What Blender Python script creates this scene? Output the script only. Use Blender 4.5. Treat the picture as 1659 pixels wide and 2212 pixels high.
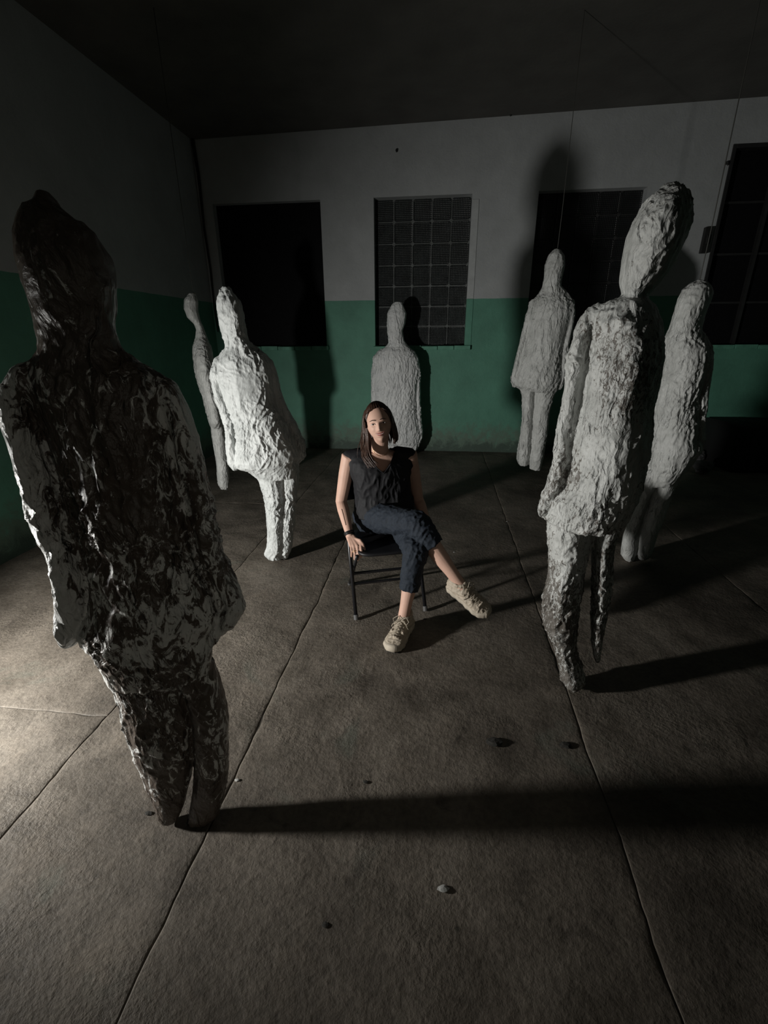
import bpy, bmesh, math, random
import numpy as np
from mathutils import Matrix, Vector
from mathutils.bvhtree import BVHTree

# ------------------------------------------------------------------ camera
for o in list(bpy.data.objects): bpy.data.objects.remove(o)
C = bpy.context.scene.collection
SC = bpy.context.scene
FPX, CX, CY, W_PX = 991.4, 829.5, 1106.0, 1659.0
PITCH, ROLL, YAW = math.radians(20.82), math.radians(-0.33), math.radians(6.82)
HCAM, DW = 1.606, 6.86                      # camera height, distance of the window wall
CAM = np.array([0., 0., HCAM])
fw = np.array([-math.sin(YAW)*math.cos(PITCH), math.cos(YAW)*math.cos(PITCH), -math.sin(PITCH)])
rt0 = np.array([math.cos(YAW), math.sin(YAW), 0.])
up0 = np.cross(rt0, fw)
rt = math.cos(ROLL)*rt0 + math.sin(ROLL)*up0
upv = -math.sin(ROLL)*rt0 + math.cos(ROLL)*up0
cam = bpy.data.cameras.new('camera'); cam_ob = bpy.data.objects.new('camera', cam); C.objects.link(cam_ob)
cam.sensor_fit = 'HORIZONTAL'; cam.sensor_width = 36.0; cam.lens = FPX/W_PX*36.0
cam.clip_start = 0.02
cam_ob.matrix_world = Matrix(((rt[0], upv[0], -fw[0], CAM[0]), (rt[1], upv[1], -fw[1], CAM[1]), (rt[2], upv[2], -fw[2], CAM[2]), (0, 0, 0, 1)))
SC.camera = cam_ob

# ------------------------------------------------------------------ world, light, exposure
world = bpy.data.worlds.new('world'); SC.world = world; world.use_nodes = True
world.node_tree.nodes['Background'].inputs[0].default_value = (0.6, 0.7, 0.8, 1)
world.node_tree.nodes['Background'].inputs[1].default_value = 0.003
LPOS = Vector((-2.9, 0.75, 0.78))
sl = bpy.data.lights.new('work_light', 'SPOT'); slo = bpy.data.objects.new('work_light', sl); C.objects.link(slo)
sl.energy = 430; sl.color = (1.0, 0.985, 0.945); sl.shadow_soft_size = 0.08
sl.spot_size = math.radians(117); sl.spot_blend = 1.0
slo.location = LPOS
LAIM = LPOS+Vector((math.cos(math.radians(43)), math.sin(math.radians(43)), -.22))
slo.rotation_euler = (LAIM-LPOS).to_track_quat('-Z', 'Y').to_euler()
f2l = bpy.data.lights.new('front_fill', 'SPOT'); f2o = bpy.data.objects.new('front_fill', f2l); C.objects.link(f2o)  # added weak fill from behind the camera
f2l.energy = 15; f2l.color = (1.0, 0.93, 0.80); f2l.shadow_soft_size = 0.25; f2l.spot_size = math.radians(62); f2l.spot_blend = 1.0
f2o.location = (0.9, -1.6, 1.7); f2o.rotation_euler = (Vector((-.55, 1.1, .55))-f2o.location).to_track_quat('-Z', 'Y').to_euler()
vs = SC.view_settings
SC.display_settings.display_device = 'sRGB'
vs.view_transform = 'Standard'; vs.look = 'None'; vs.exposure = 0.0; vs.gamma = 1.0; vs.use_curve_mapping = False

# ------------------------------------------------------------------ photo pixel -> place
def ray(px, py): return fw + (px-CX)/FPX*rt - (py-CY)/FPX*upv
def gnd(px, py, z=0.0):
    d = ray(px, py); return CAM + d*((z-HCAM)/d[2])
def at(px, py, Y):
    d = ray(px, py); return CAM + d*(Y/d[1])
def V(*a): return np.array(a, float)
def nrm(v): v = np.asarray(v, float); return v/np.linalg.norm(v)

# ------------------------------------------------------------------ noise
rs = np.random.RandomState(7)
PERM = rs.permutation(256); PERM = np.concatenate([PERM, PERM, PERM])
GR = rs.normal(size=(256, 3)); GR /= np.linalg.norm(GR, axis=1)[:, None]
def pn(p):
    p = np.asarray(p, float); i = np.floor(p).astype(int); f = p-i; i &= 255
    u = f*f*f*(f*(f*6-15)+10); out = 0
    for dx in (0, 1):
        for dy in (0, 1):
            for dz in (0, 1):
                h = PERM[PERM[PERM[(i[:, 0]+dx) & 255]+((i[:, 1]+dy) & 255)]+((i[:, 2]+dz) & 255)]
                g = GR[h]; d = f-np.array([dx, dy, dz])
                w = (u[:, 0] if dx else 1-u[:, 0])*(u[:, 1] if dy else 1-u[:, 1])*(u[:, 2] if dz else 1-u[:, 2])
                out = out + w*(g*d).sum(1)
    return out*1.5
def ridge(p): return np.clip(1-2.2*np.abs(pn(p)), 0, 1)**1.5

# ------------------------------------------------------------------ materials
def newmat(name):
    m = bpy.data.materials.new(name); m.use_nodes = True
    nt = m.node_tree; b = nt.nodes['Principled BSDF']
    return m, nt, b
def N(nt, t, **kw):
    n = nt.nodes.new(t)
    for k, v in kw.items(): setattr(n, k, v)
    return n
def noise_n(nt, co, scale, detail=6, rough=.6, dist=0.):
    n = N(nt, 'ShaderNodeTexNoise'); n.inputs['Scale'].default_value = scale; n.inputs['Detail'].default_value = detail
    n.inputs['Roughness'].default_value = rough; n.inputs['Distortion'].default_value = dist
    nt.links.new(co, n.inputs['Vector']); return n.outputs['Fac']
def ramp(nt, fac, stops):
    r = N(nt, 'ShaderNodeValToRGB'); el = r.color_ramp.elements
    while len(el) < len(stops): el.new(0.5)
    for e, (p, c) in zip(el, stops): e.position = p; e.color = (*c, 1) if len(c) == 3 else c
    nt.links.new(fac, r.inputs[0]); return r.outputs[0]
def mixc(nt, fac, a, b, mode='MIX'):
    m = N(nt, 'ShaderNodeMix', data_type='RGBA', blend_type=mode)
    for s, v in ((m.inputs[0], fac), (m.inputs[6], a), (m.inputs[7], b)):
        if hasattr(v, 'type') and not isinstance(v, (float, int, tuple)): nt.links.new(v, s)
        else: s.default_value = v if isinstance(v, (float, int)) else (*v, 1)
    return m.outputs[2]
def maths(nt, op, a, b=0.0, clamp=False):
    m = N(nt, 'ShaderNodeMath', operation=op, use_clamp=clamp)
    for s, v in ((m.inputs[0], a), (m.inputs[1], b)):
        if isinstance(v, (float, int)): s.default_value = v
        else: nt.links.new(v, s)
    return m.outputs[0]
def bump(nt, b, h, strength, dist=.01, prev=None):
    n = N(nt, 'ShaderNodeBump'); n.inputs['Strength'].default_value = strength; n.inputs['Distance'].default_value = dist
    nt.links.new(h, n.inputs['Height'])
    if prev is not None: nt.links.new(prev, n.inputs['Normal'])
    if b is not None: nt.links.new(n.outputs[0], b.inputs['Normal'])
    return n.outputs[0]
def co_world(nt):
    g = N(nt, 'ShaderNodeNewGeometry'); return g.outputs['Position']
def simple(name, col, rough=.6, metal=0., nscale=0, namp=.2, bstr=0, bscale=80, spec=.5, bdist=.002):
    m, nt, b = newmat(name)
    b.inputs['Base Color'].default_value = (*col, 1); b.inputs['Roughness'].default_value = rough
    b.inputs['Metallic'].default_value = metal; b.inputs['Specular IOR Level'].default_value = spec
    co = co_world(nt)
    if nscale:
        f = noise_n(nt, co, nscale)
        nt.links.new(ramp(nt, f, [(.3, tuple(c*(1-namp) for c in col)), (.7, tuple(min(1, c*(1+namp)) for c in col))]), b.inputs['Base Color'])
    if bstr: bump(nt, b, noise_n(nt, co, bscale, 8), bstr, bdist)
    return m

def wall_mat(name, top=(.48, .50, .505), green=(.115, .315, .225)):
    m, nt, b = newmat(name); co = co_world(nt)
    sep = N(nt, 'ShaderNodeSeparateXYZ'); nt.links.new(co, sep.inputs[0]); z = sep.outputs[2]
    edge = noise_n(nt, co, 5, 3)
    zz = maths(nt, 'ADD', z, maths(nt, 'MULTIPLY', maths(nt, 'SUBTRACT', edge, .5), .012))
    isg = maths(nt, 'LESS_THAN', zz, 2.085)
    n1 = noise_n(nt, co, 2.2, 8, .65); n2 = noise_n(nt, co, 9, 8, .7, .4)
    g = ramp(nt, n1, [(.3, tuple(c*.82 for c in green)), (.7, tuple(c*1.12 for c in green))])
    w = ramp(nt, n1, [(.3, tuple(c*.86 for c in top)), (.7, tuple(c*1.06 for c in top))])
    base = mixc(nt, isg, w, g)
    # damp, peeled band above the floor
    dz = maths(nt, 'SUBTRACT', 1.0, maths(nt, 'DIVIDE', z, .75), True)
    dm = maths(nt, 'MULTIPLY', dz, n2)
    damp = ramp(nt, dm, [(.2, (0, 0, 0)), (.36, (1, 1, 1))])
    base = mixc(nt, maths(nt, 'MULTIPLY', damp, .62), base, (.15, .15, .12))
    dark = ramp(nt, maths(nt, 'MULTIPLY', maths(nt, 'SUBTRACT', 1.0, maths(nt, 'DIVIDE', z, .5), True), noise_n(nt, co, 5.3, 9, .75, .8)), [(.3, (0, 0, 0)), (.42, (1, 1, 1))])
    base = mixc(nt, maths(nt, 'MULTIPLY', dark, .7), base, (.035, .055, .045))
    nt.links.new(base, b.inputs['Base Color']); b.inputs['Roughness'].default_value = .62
    p = bump(nt, None, n2, .35, .02); bump(nt, b, noise_n(nt, co, 60, 6), .25, .004, p)
    return m
def floor_mat():
    m, nt, b = newmat('concrete floor'); co = co_world(nt)
    n1 = noise_n(nt, co, 1.3, 9, .62, .3); n2 = noise_n(nt, co, 5, 7, .62, .2); n3 = noise_n(nt, co, 45, 6, .6)
    c = ramp(nt, n1, [(.30, (.075, .062, .049)), (.5, (.165, .140, .112)), (.70, (.255, .222, .182))])
    c = mixc(nt, .55, c, ramp(nt, n2, [(.3, (.35, .33, .30)), (.55, (1, 1, 1)), (.8, (1.25, 1.2, 1.15))]), 'MULTIPLY')
    c = mixc(nt, .45, c, ramp(nt, n3, [(.32, (.35, .34, .33)), (.6, (1.1, 1.1, 1.1))]), 'MULTIPLY')
    st = ramp(nt, noise_n(nt, co, 2.1, 5, .6, 1.0), [(.60, (0, 0, 0)), (.72, (1, 1, 1))])
    c = mixc(nt, maths(nt, 'MULTIPLY', st, .35), c, (.13, .16, .13))
    st2 = ramp(nt, noise_n(nt, co, 3.4, 7, .7, 1.5), [(.58, (0, 0, 0)), (.70, (1, 1, 1))])
    c = mixc(nt, maths(nt, 'MULTIPLY', st2, .7), c, (.040, .032, .025))
    vo = N(nt, 'ShaderNodeTexVoronoi'); vo.inputs['Scale'].default_value = 7; nt.links.new(co, vo.inputs['Vector'])
    pit = ramp(nt, vo.outputs['Distance'], [(.03, (1, 1, 1)), (.085, (0, 0, 0))])
    c = mixc(nt, maths(nt, 'MULTIPLY', pit, .6), c, (.03, .025, .02))
    nt.links.new(c, b.inputs['Base Color'])
    nt.links.new(ramp(nt, n2, [(.3, (.62,)*3), (.7, (.85,)*3)]), b.inputs['Roughness'])
    h = maths(nt, 'ADD', maths(nt, 'MULTIPLY', n2, 1.0), maths(nt, 'MULTIPLY', n3, .5))
    grit = noise_n(nt, co, 70, 4, .6); gm = ramp(nt, noise_n(nt, co, 1.7, 4, .6, .5), [(.5, (0, 0, 0)), (.62, (1, 1, 1))])
    h = maths(nt, 'ADD', h, maths(nt, 'MULTIPLY', maths(nt, 'MULTIPLY', grit, gm), .8))
    p = bump(nt, None, h, .40, .02); p = bump(nt, None, pit, -.5, .01, p)
    bump(nt, b, noise_n(nt, co, 110, 8, .6), .35, .004, p)
    return m
def plaster_mat(name, c1, c2, stain=None, rough=.5, stain_lo=.45, zs=0., side=None, sc=17):
    m, nt, b = newmat(name); co = co_world(nt)
    n1 = noise_n(nt, co, 9, 8, .65, .3)
    c = ramp(nt, n1, [(.3, c1), (.65, c2)])
    if stain:
        mp = N(nt, 'ShaderNodeMapping'); mp.inputs['Scale'].default_value = (1, 1, .55); nt.links.new(co, mp.inputs[0])
        s = noise_n(nt, mp.outputs[0], sc, 9, .72, 1.4)
        sep = N(nt, 'ShaderNodeSeparateXYZ'); nt.links.new(co, sep.inputs[0])
        big = noise_n(nt, co, 2.6, 3, .5)
        s = maths(nt, 'ADD', s, maths(nt, 'MULTIPLY', maths(nt, 'SUBTRACT', big, .5), .55))
        s = maths(nt, 'SUBTRACT', s, maths(nt, 'MULTIPLY', maths(nt, 'SUBTRACT', sep.outputs[2], 1.0), zs))
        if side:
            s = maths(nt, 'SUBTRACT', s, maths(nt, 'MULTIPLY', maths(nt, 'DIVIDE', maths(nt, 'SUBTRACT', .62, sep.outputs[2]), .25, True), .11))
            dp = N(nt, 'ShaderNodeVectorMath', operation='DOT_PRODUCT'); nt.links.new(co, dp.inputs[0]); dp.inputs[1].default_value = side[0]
            s = maths(nt, 'ADD', s, maths(nt, 'MULTIPLY', maths(nt, 'DIVIDE', maths(nt, 'SUBTRACT', side[1], dp.outputs['Value']), .12, True), .45))  # stain-free left edge: the lit rim put into the colour
            s = maths(nt, 'ADD', s, maths(nt, 'MULTIPLY', maths(nt, 'DIVIDE', maths(nt, 'SUBTRACT', dp.outputs['Value'], side[1]+.20), .12, True), .09))  # more pale flecks to the right, painted as caught light
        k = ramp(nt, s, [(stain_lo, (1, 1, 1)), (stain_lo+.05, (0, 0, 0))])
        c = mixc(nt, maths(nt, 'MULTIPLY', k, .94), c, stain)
    nt.links.new(c, b.inputs['Base Color']); b.inputs['Roughness'].default_value = rough
    # sharp creases in the stiffened cloth: warped ridged noise, drawn out along the hang of the cloth
    wn = N(nt, 'ShaderNodeTexNoise'); wn.inputs['Scale'].default_value = 5.5; wn.inputs['Detail'].default_value = 3; nt.links.new(co, wn.inputs['Vector'])
    ws = N(nt, 'ShaderNodeVectorMath', operation='SCALE'); ws.inputs['Scale'].default_value = .11; nt.links.new(wn.outputs['Color'], ws.inputs[0])
    wa = N(nt, 'ShaderNodeVectorMath', operation='ADD'); nt.links.new(co, wa.inputs[0]); nt.links.new(ws.outputs[0], wa.inputs[1])
    p = None
    calm = ramp(nt, noise_n(nt, co, 3.3, 4, .6), [(.36, (.12,)*3), (.62, (1,)*3)])
    for rot, scl, sc_, st_, di in (((.2, .3, 0), (1, 1, .15), 13, .68, .021), ((-.2, -.6, 0), (1, 1, .2), 22, .62, .0115), ((0, .15, .4), (1, 1, .5), 70, .5, .0036)):
        mp_ = N(nt, 'ShaderNodeMapping'); mp_.inputs['Rotation'].default_value = rot; mp_.inputs['Scale'].default_value = scl; nt.links.new(wa.outputs[0], mp_.inputs[0])
        rn = N(nt, 'ShaderNodeTexNoise'); rn.inputs['Scale'].default_value = sc_; rn.inputs['Detail'].default_value = 2.5; rn.inputs['Roughness'].default_value = .5; nt.links.new(mp_.outputs[0], rn.inputs['Vector'])
        ab = maths(nt, 'ABSOLUTE', maths(nt, 'SUBTRACT', rn.outputs['Fac'], .5))
        rid = maths(nt, 'POWER', maths(nt, 'SUBTRACT', 1.0, maths(nt, 'MULTIPLY', ab, 4.5), True), 1.8)
        p = bump(nt, None, maths(nt, 'MULTIPLY', rid, calm), st_, di, p)
    bump(nt, b, noise_n(nt, co, 170, 6, .7), .4, .003, p)
    return m

M = dict(
    wall=wall_mat('painted plaster wall'),
    ceil=simple('ceiling plaster', (.12, .115, .105), .8, nscale=2, namp=.2, bstr=.3, bscale=30, bdist=.01),
    floor=floor_mat(),
    joint=simple('slab joint dirt', (.05, .043, .034), .95, nscale=20),
    black=simple('black board', (.004, .004, .005), .75, nscale=30, namp=.4, bstr=.2, spec=.2),
    sill=simple('green painted sill', (.12, .33, .235), .6, nscale=12, namp=.25, bstr=.25, bscale=40),
    trim=simple('patched plaster trim', (.53, .55, .55), .7, nscale=10, namp=.12, bstr=.3, bscale=40),
    trimg=simple('patched plaster trim green', (.125, .34, .245), .65, nscale=10, namp=.12, bstr=.3, bscale=40),
    mortar=simple('window mortar', (.16, .17, .165), .85, nscale=25, namp=.3, bstr=.4, bscale=60),
    darkmortar=simple('blackened mortar', (.035, .035, .035), .85, nscale=25, namp=.4, bstr=.4, bscale=60),
    frame=simple('window frame paint', (.025, .025, .025), .5, nscale=12),
    wire=simple('steel wire', (.10, .10, .09), .5, .6),
    cable=simple('old dark cable', (.02, .02, .018), .6, nscale=30, bstr=.3),
    plaster=plaster_mat('white plaster cloth', (.43, .45, .44), (.60, .62, .61)),
    white=plaster_mat('brightened white plaster cloth', (.76, .78, .78), (.88, .89, .88)),  # paler copy of the plaster, makes up for light missing on the rear figure
    plaster2=plaster_mat('off white plaster cloth', (.46, .47, .45), (.64, .65, .63)),
    stain_rim=plaster_mat('resin stained plaster cloth with painted lit rim', (.60, .60, .58), (.82, .82, .79), (.060, .038, .024), .33, .535, .07, ((.95, .30, 0), -.79*.95+1.03*.30-.13), 30),  # brown stain, plus lit rim and bright flecks put into the colour
    crust=plaster_mat('weathered plaster cloth', (.46, .47, .45), (.64, .65, .63), (.11, .095, .08), .45, .43, -.11, None, 55),
    chair=simple('black chair enamel', (.012, .012, .014), .32, .2, spec=.6),
    seat=simple('black chair seat', (.010, .010, .012), .5, bstr=.15, bscale=200),
    rubber=simple('rubber foot', (.10, .10, .10), .6),
    skin=simple('skin', (.62, .39, .30), .6, nscale=14, namp=.08, bstr=.06, bscale=220, bdist=.001),
    lip=simple('lips', (.34, .085, .075), .4),
    tooth=simple('teeth', (.75, .70, .62), .3),
    eyew=simple('eye white', (.55, .50, .47), .25),
    iris=simple('dark iris', (.02, .012, .008), .2),
    brow=simple('brow hair', (.035, .02, .014), .7),
    hair=simple('dark brown hair', (.045, .022, .014), .42, nscale=60, namp=.4, bstr=.5, bscale=160, bdist=.004),
    blouse=simple('black blouse', (.010, .010, .012), .72, bstr=.35, bscale=90, bdist=.004, spec=.35),
    navy=simple('navy trousers', (.017, .023, .033), .8, nscale=60, namp=.25, bstr=.5, bscale=70, bdist=.005, spec=.3),
    shoe=simple('beige shoe leather', (.43, .365, .285), .62, nscale=25, namp=.12, bstr=.35, bscale=90, bdist=.003),
    sole=simple('pale shoe sole', (.46, .40, .32), .7, nscale=30, namp=.15, bstr=.3),
    tread=simple('dark shoe tread', (.02, .02, .018), .8),
    lace=simple('shoe lace', (.36, .31, .24), .8),
    gold=simple('gold', (.8, .55, .25), .3, 1.),
    leather=simple('black leather cord', (.012, .011, .01), .5),
    stoned=simple('dark stone', (.03, .028, .024), .9, nscale=60, namp=.4, bstr=.5),
    stonel=simple('pale chip', (.42, .42, .40), .8, nscale=60, namp=.3, bstr=.4),
    cloth=simple('black cloth', (.006, .006, .007), .9, bstr=.4, bscale=30, bdist=.01),
    rubble=simple('grey crumpled paper', (.10, .10, .10), .8, nscale=15, namp=.3, bstr=.6, bscale=30, bdist=.02),
    brownsh=simple('brown chair shell', (.30, .17, .10), .5),
    ink=simple('faded tattoo ink', (.24, .15, .11), .6),
)
def glass_block(name, col, rough, ribs):
    m, nt, b = newmat(name); co = co_world(nt)
    b.inputs['Base Color'].default_value = (*col, 1); b.inputs['Roughness'].default_value = rough
    b.inputs['Specular IOR Level'].default_value = .6
    n = noise_n(nt, co, 7, 6, .6)
    nt.links.new(ramp(nt, n, [(.3, tuple(c*.55 for c in col)), (.7, tuple(c*1.3 for c in col))]), b.inputs['Base Color'])
    sep = N(nt, 'ShaderNodeSeparateXYZ'); nt.links.new(co, sep.inputs[0])
    wx = maths(nt, 'SINE', maths(nt, 'MULTIPLY', sep.outputs[0], 2*math.pi/.021))
    wz = maths(nt, 'SINE', maths(nt, 'MULTIPLY', sep.outputs[2], 2*math.pi/.021))
    bump(nt, b, maths(nt, 'ADD', wx, wz), ribs, .004)
    return m
M['glass'] = glass_block('ribbed glass block', (.026, .030, .030), .25, .5)
M['glassd'] = glass_block('blackened glass block', (.010, .011, .012), .4, .3)

# ------------------------------------------------------------------ object helpers
class MB:
    def __init__(s): s.v = []; s.f = []; s.n = 0
    def add(s, v, f):
        v = np.asarray(v, float).reshape(-1, 3); s.v.append(v); s.f += [tuple(i+s.n for i in q) for q in f]; s.n += len(v); return s
    def box(s, lo, hi):
        x0, y0, z0 = lo; x1, y1, z1 = hi
        return s.add([(x0, y0, z0), (x1, y0, z0), (x1, y1, z0), (x0, y1, z0), (x0, y0, z1), (x1, y0, z1), (x1, y1, z1), (x0, y1, z1)],
                     [(0, 3, 2, 1), (4, 5, 6, 7), (0, 1, 5, 4), (1, 2, 6, 5), (2, 3, 7, 6), (3, 0, 4, 7)])
    def loft(s, rings, cap=True):
        n = len(rings[0]); m = len(rings); f = []
        for i in range(m-1):
            for j in range(n):
                k = (j+1) % n; f.append((i*n+j, i*n+k, (i+1)*n+k, (i+1)*n+j))
        v = np.concatenate(rings)
        if cap:
            v = np.concatenate([v, [np.mean(rings[0], 0), np.mean(rings[-1], 0)]])
            for j in range(n):
                k = (j+1) % n; f.append((m*n, k, j)); f.append((m*n+1, (m-1)*n+j, (m-1)*n+k))
        return s.add(v, f)
    def tube(s, pts, rad, n=12, round_ends=True, flat=1.0, side=None):
        pts = [np.asarray(p, float) for p in pts]
        rad = list(rad) if hasattr(rad, '__len__') else [rad]*len(pts)
        T = []
        for i in range(len(pts)):
            a = pts[max(i-1, 0)]; b = pts[min(i+1, len(pts)-1)]; T.append(nrm(b-a))
        if round_ends:
            P, R, TT = [], [], []
            for a in (80, 55, 30): t = math.radians(a); P.append(pts[0]-T[0]*rad[0]*math.sin(t)); R.append(rad[0]*math.cos(t)); TT.append(T[0])
            P += pts; R += rad; TT += T
            for a in (30, 55, 80): t = math.radians(a); P.append(pts[-1]+T[-1]*rad[-1]*math.sin(t)); R.append(rad[-1]*math.cos(t)); TT.append(T[-1])
        else: P, R, TT = pts, rad, T
        u = np.asarray(side, float) if side is not None else np.cross(TT[0], V(0, 0, 1) if abs(TT[0][2]) < .9 else V(1, 0, 0))
        rings = []
        for p, r, t in zip(P, R, TT):
            u = nrm(u-t*np.dot(u, t)); w = np.cross(t, u)
            rings.append(np.array([p+r*(math.cos(2*math.pi*k/n)*u+flat*math.sin(2*math.pi*k/n)*w) for k in range(n)]))
        return s.loft(rings)
    def ell(s, c, ax, nu=16, nv=10):
        c = np.asarray(c, float); ax = np.asarray(ax, float); rings = []
        for i in range(nv+1):
            t = -math.pi/2+math.pi*(i+.02)/(nv+.04); z = math.sin(t); r = math.cos(t)
            rings.append(np.array([c+ax[0]*r*math.cos(2*math.pi*k/nu)+ax[1]*r*math.sin(2*math.pi*k/nu)+ax[2]*z for k in range(nu)]))
        return s.loft(rings)
    def mesh(s, name, origin=(0, 0, 0)):
        me = bpy.data.meshes.new(name); v = np.concatenate(s.v)-np.asarray(origin, float)
        me.from_pydata(v.tolist(), [], s.f); me.update(); return me
def mesh_np(name, v, f, origin=(0, 0, 0)):
    me = bpy.data.meshes.new(name); me.from_pydata((np.asarray(v)-np.asarray(origin)).tolist(), [], [tuple(map(int, q)) for q in f]); me.update(); return me
def link(name, me, mat, parent=None, loc=None, smooth=False):
    o = bpy.data.objects.new(name, me); C.objects.link(o)
    if mat is not None: me.materials.clear(); me.materials.append(mat)
    if parent is not None: o.parent = parent
    if loc is not None: o.location = loc
    if smooth and len(me.polygons): me.polygons.foreach_set('use_smooth', np.ones(len(me.polygons), bool))
    return o
def tag(o, label, cat, group=None):
    o['label'] = label; o['category'] = cat
    if group: o['group'] = group
    return o
def thing(name, loc, label, cat, group=None):
    o = bpy.data.objects.new(name, None); C.objects.link(o); o.location = tuple(loc); o.empty_display_size = .1
    return tag(o, label, cat, group)
def struct(o): o['kind'] = 'structure'; return o
def bevel(o, w=.004, seg=2):
    m = o.modifiers.new('bevel', 'BEVEL'); m.width = w; m.segments = seg; m.limit_method = 'ANGLE'; return o
def remesh(mb, voxel, smooth=4, sfac=.5):
    me = mb.mesh('tmp'); o = bpy.data.objects.new('tmp', me); C.objects.link(o)
    r = o.modifiers.new('r', 'REMESH'); r.mode = 'VOXEL'; r.voxel_size = voxel; r.adaptivity = 0
    if smooth: sm = o.modifiers.new('s', 'SMOOTH'); sm.iterations = smooth; sm.factor = sfac
    dg = bpy.context.evaluated_depsgraph_get(); out = bpy.data.meshes.new_from_object(o.evaluated_get(dg))
    bpy.data.objects.remove(o); bpy.data.meshes.remove(me)
    n = len(out.vertices); v = np.empty(n*3); out.vertices.foreach_get('co', v)
    nn = np.empty(n*3); out.vertices.foreach_get('normal', nn)
    fs = [tuple(p.vertices) for p in out.polygons]
    bpy.data.meshes.remove(out)
    return v.reshape(-1, 3), nn.reshape(-1, 3), fs
def sub_mesh(name, v, f, keep, origin):
    """the faces where keep is true as a mesh of its own"""
    idx = np.full(len(v), -1); fl = [q for q, k in zip(f, keep) if k]
    used = np.unique(np.array([i for q in fl for i in q], int)) if fl else np.array([], int)
    idx[used] = np.arange(len(used))
    return mesh_np(name, v[used], [[idx[i] for i in q] for q in fl], origin)

# ------------------------------------------------------------------ room
XL, XR, YB = -3.28, 5.7, -2.0
def ceil_z(x): return 4.03 + .03*(x+.3)*.5
SILLT, WTOP = 1.495, 3.28
OPEN = [(-3.097, -1.632, SILLT, WTOP), (-.931, .316, SILLT, WTOP), (1.124, 2.392, SILLT, WTOP), (3.25, 4.85, SILLT, 3.66)]
def wall_with_openings():
    mb = MB(); xs = sorted(set([XL-.2, XR+.2]+[o[0] for o in OPEN]+[o[1] for o in OPEN])); zs = [-.1, SILLT, WTOP, 3.66, 4.4]
    for a, b in zip(xs[:-1], xs[1:]):
        run = None
        for z0, z1 in zip(zs[:-1], zs[1:]):
            hole = any(o[0]-1e-6 <= a and b <= o[1]+1e-6 and o[2]-1e-6 <= z0 and z1 <= o[3]+1e-6 for o in OPEN)
            if not hole:
                if run: run[1] = z1
                else: run = [z0, z1]
            elif run: mb.box((a, DW, run[0]), (b, DW+.3, run[1])); run = None
        if run: mb.box((a, DW, run[0]), (b, DW+.3, run[1]))
    return mb
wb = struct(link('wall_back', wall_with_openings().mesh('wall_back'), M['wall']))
struct(link('wall_left', MB().box((XL-.2, YB, -.1), (XL, DW, 4.4)).mesh('wall_left'), M['wall']))
struct(link('wall_right', MB().box((XR, YB, -.1), (XR+.2, DW, 4.4)).mesh('wall_right'), M['wall']))
struct(link('wall_front', MB().box((XL, YB-.2, -.1), (XR, YB, 4.4)).mesh('wall_front'), M['wall']))
cv = [(XL-.2, YB-.2, ceil_z(XL)), (XR+.2, YB-.2, ceil_z(XR)), (XR+.2, DW+.1, ceil_z(XR)), (XL-.2, DW+.1, ceil_z(XL))]
cv += [(a, b, c+.2) for a, b, c in cv]
struct(link('ceiling', mesh_np('ceiling', cv, [(0, 1, 2, 3), (7, 6, 5, 4), (0, 4, 5, 1), (1, 5, 6, 2), (2, 6, 7, 3), (3, 7, 4, 0)]), M['ceil']))

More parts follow.
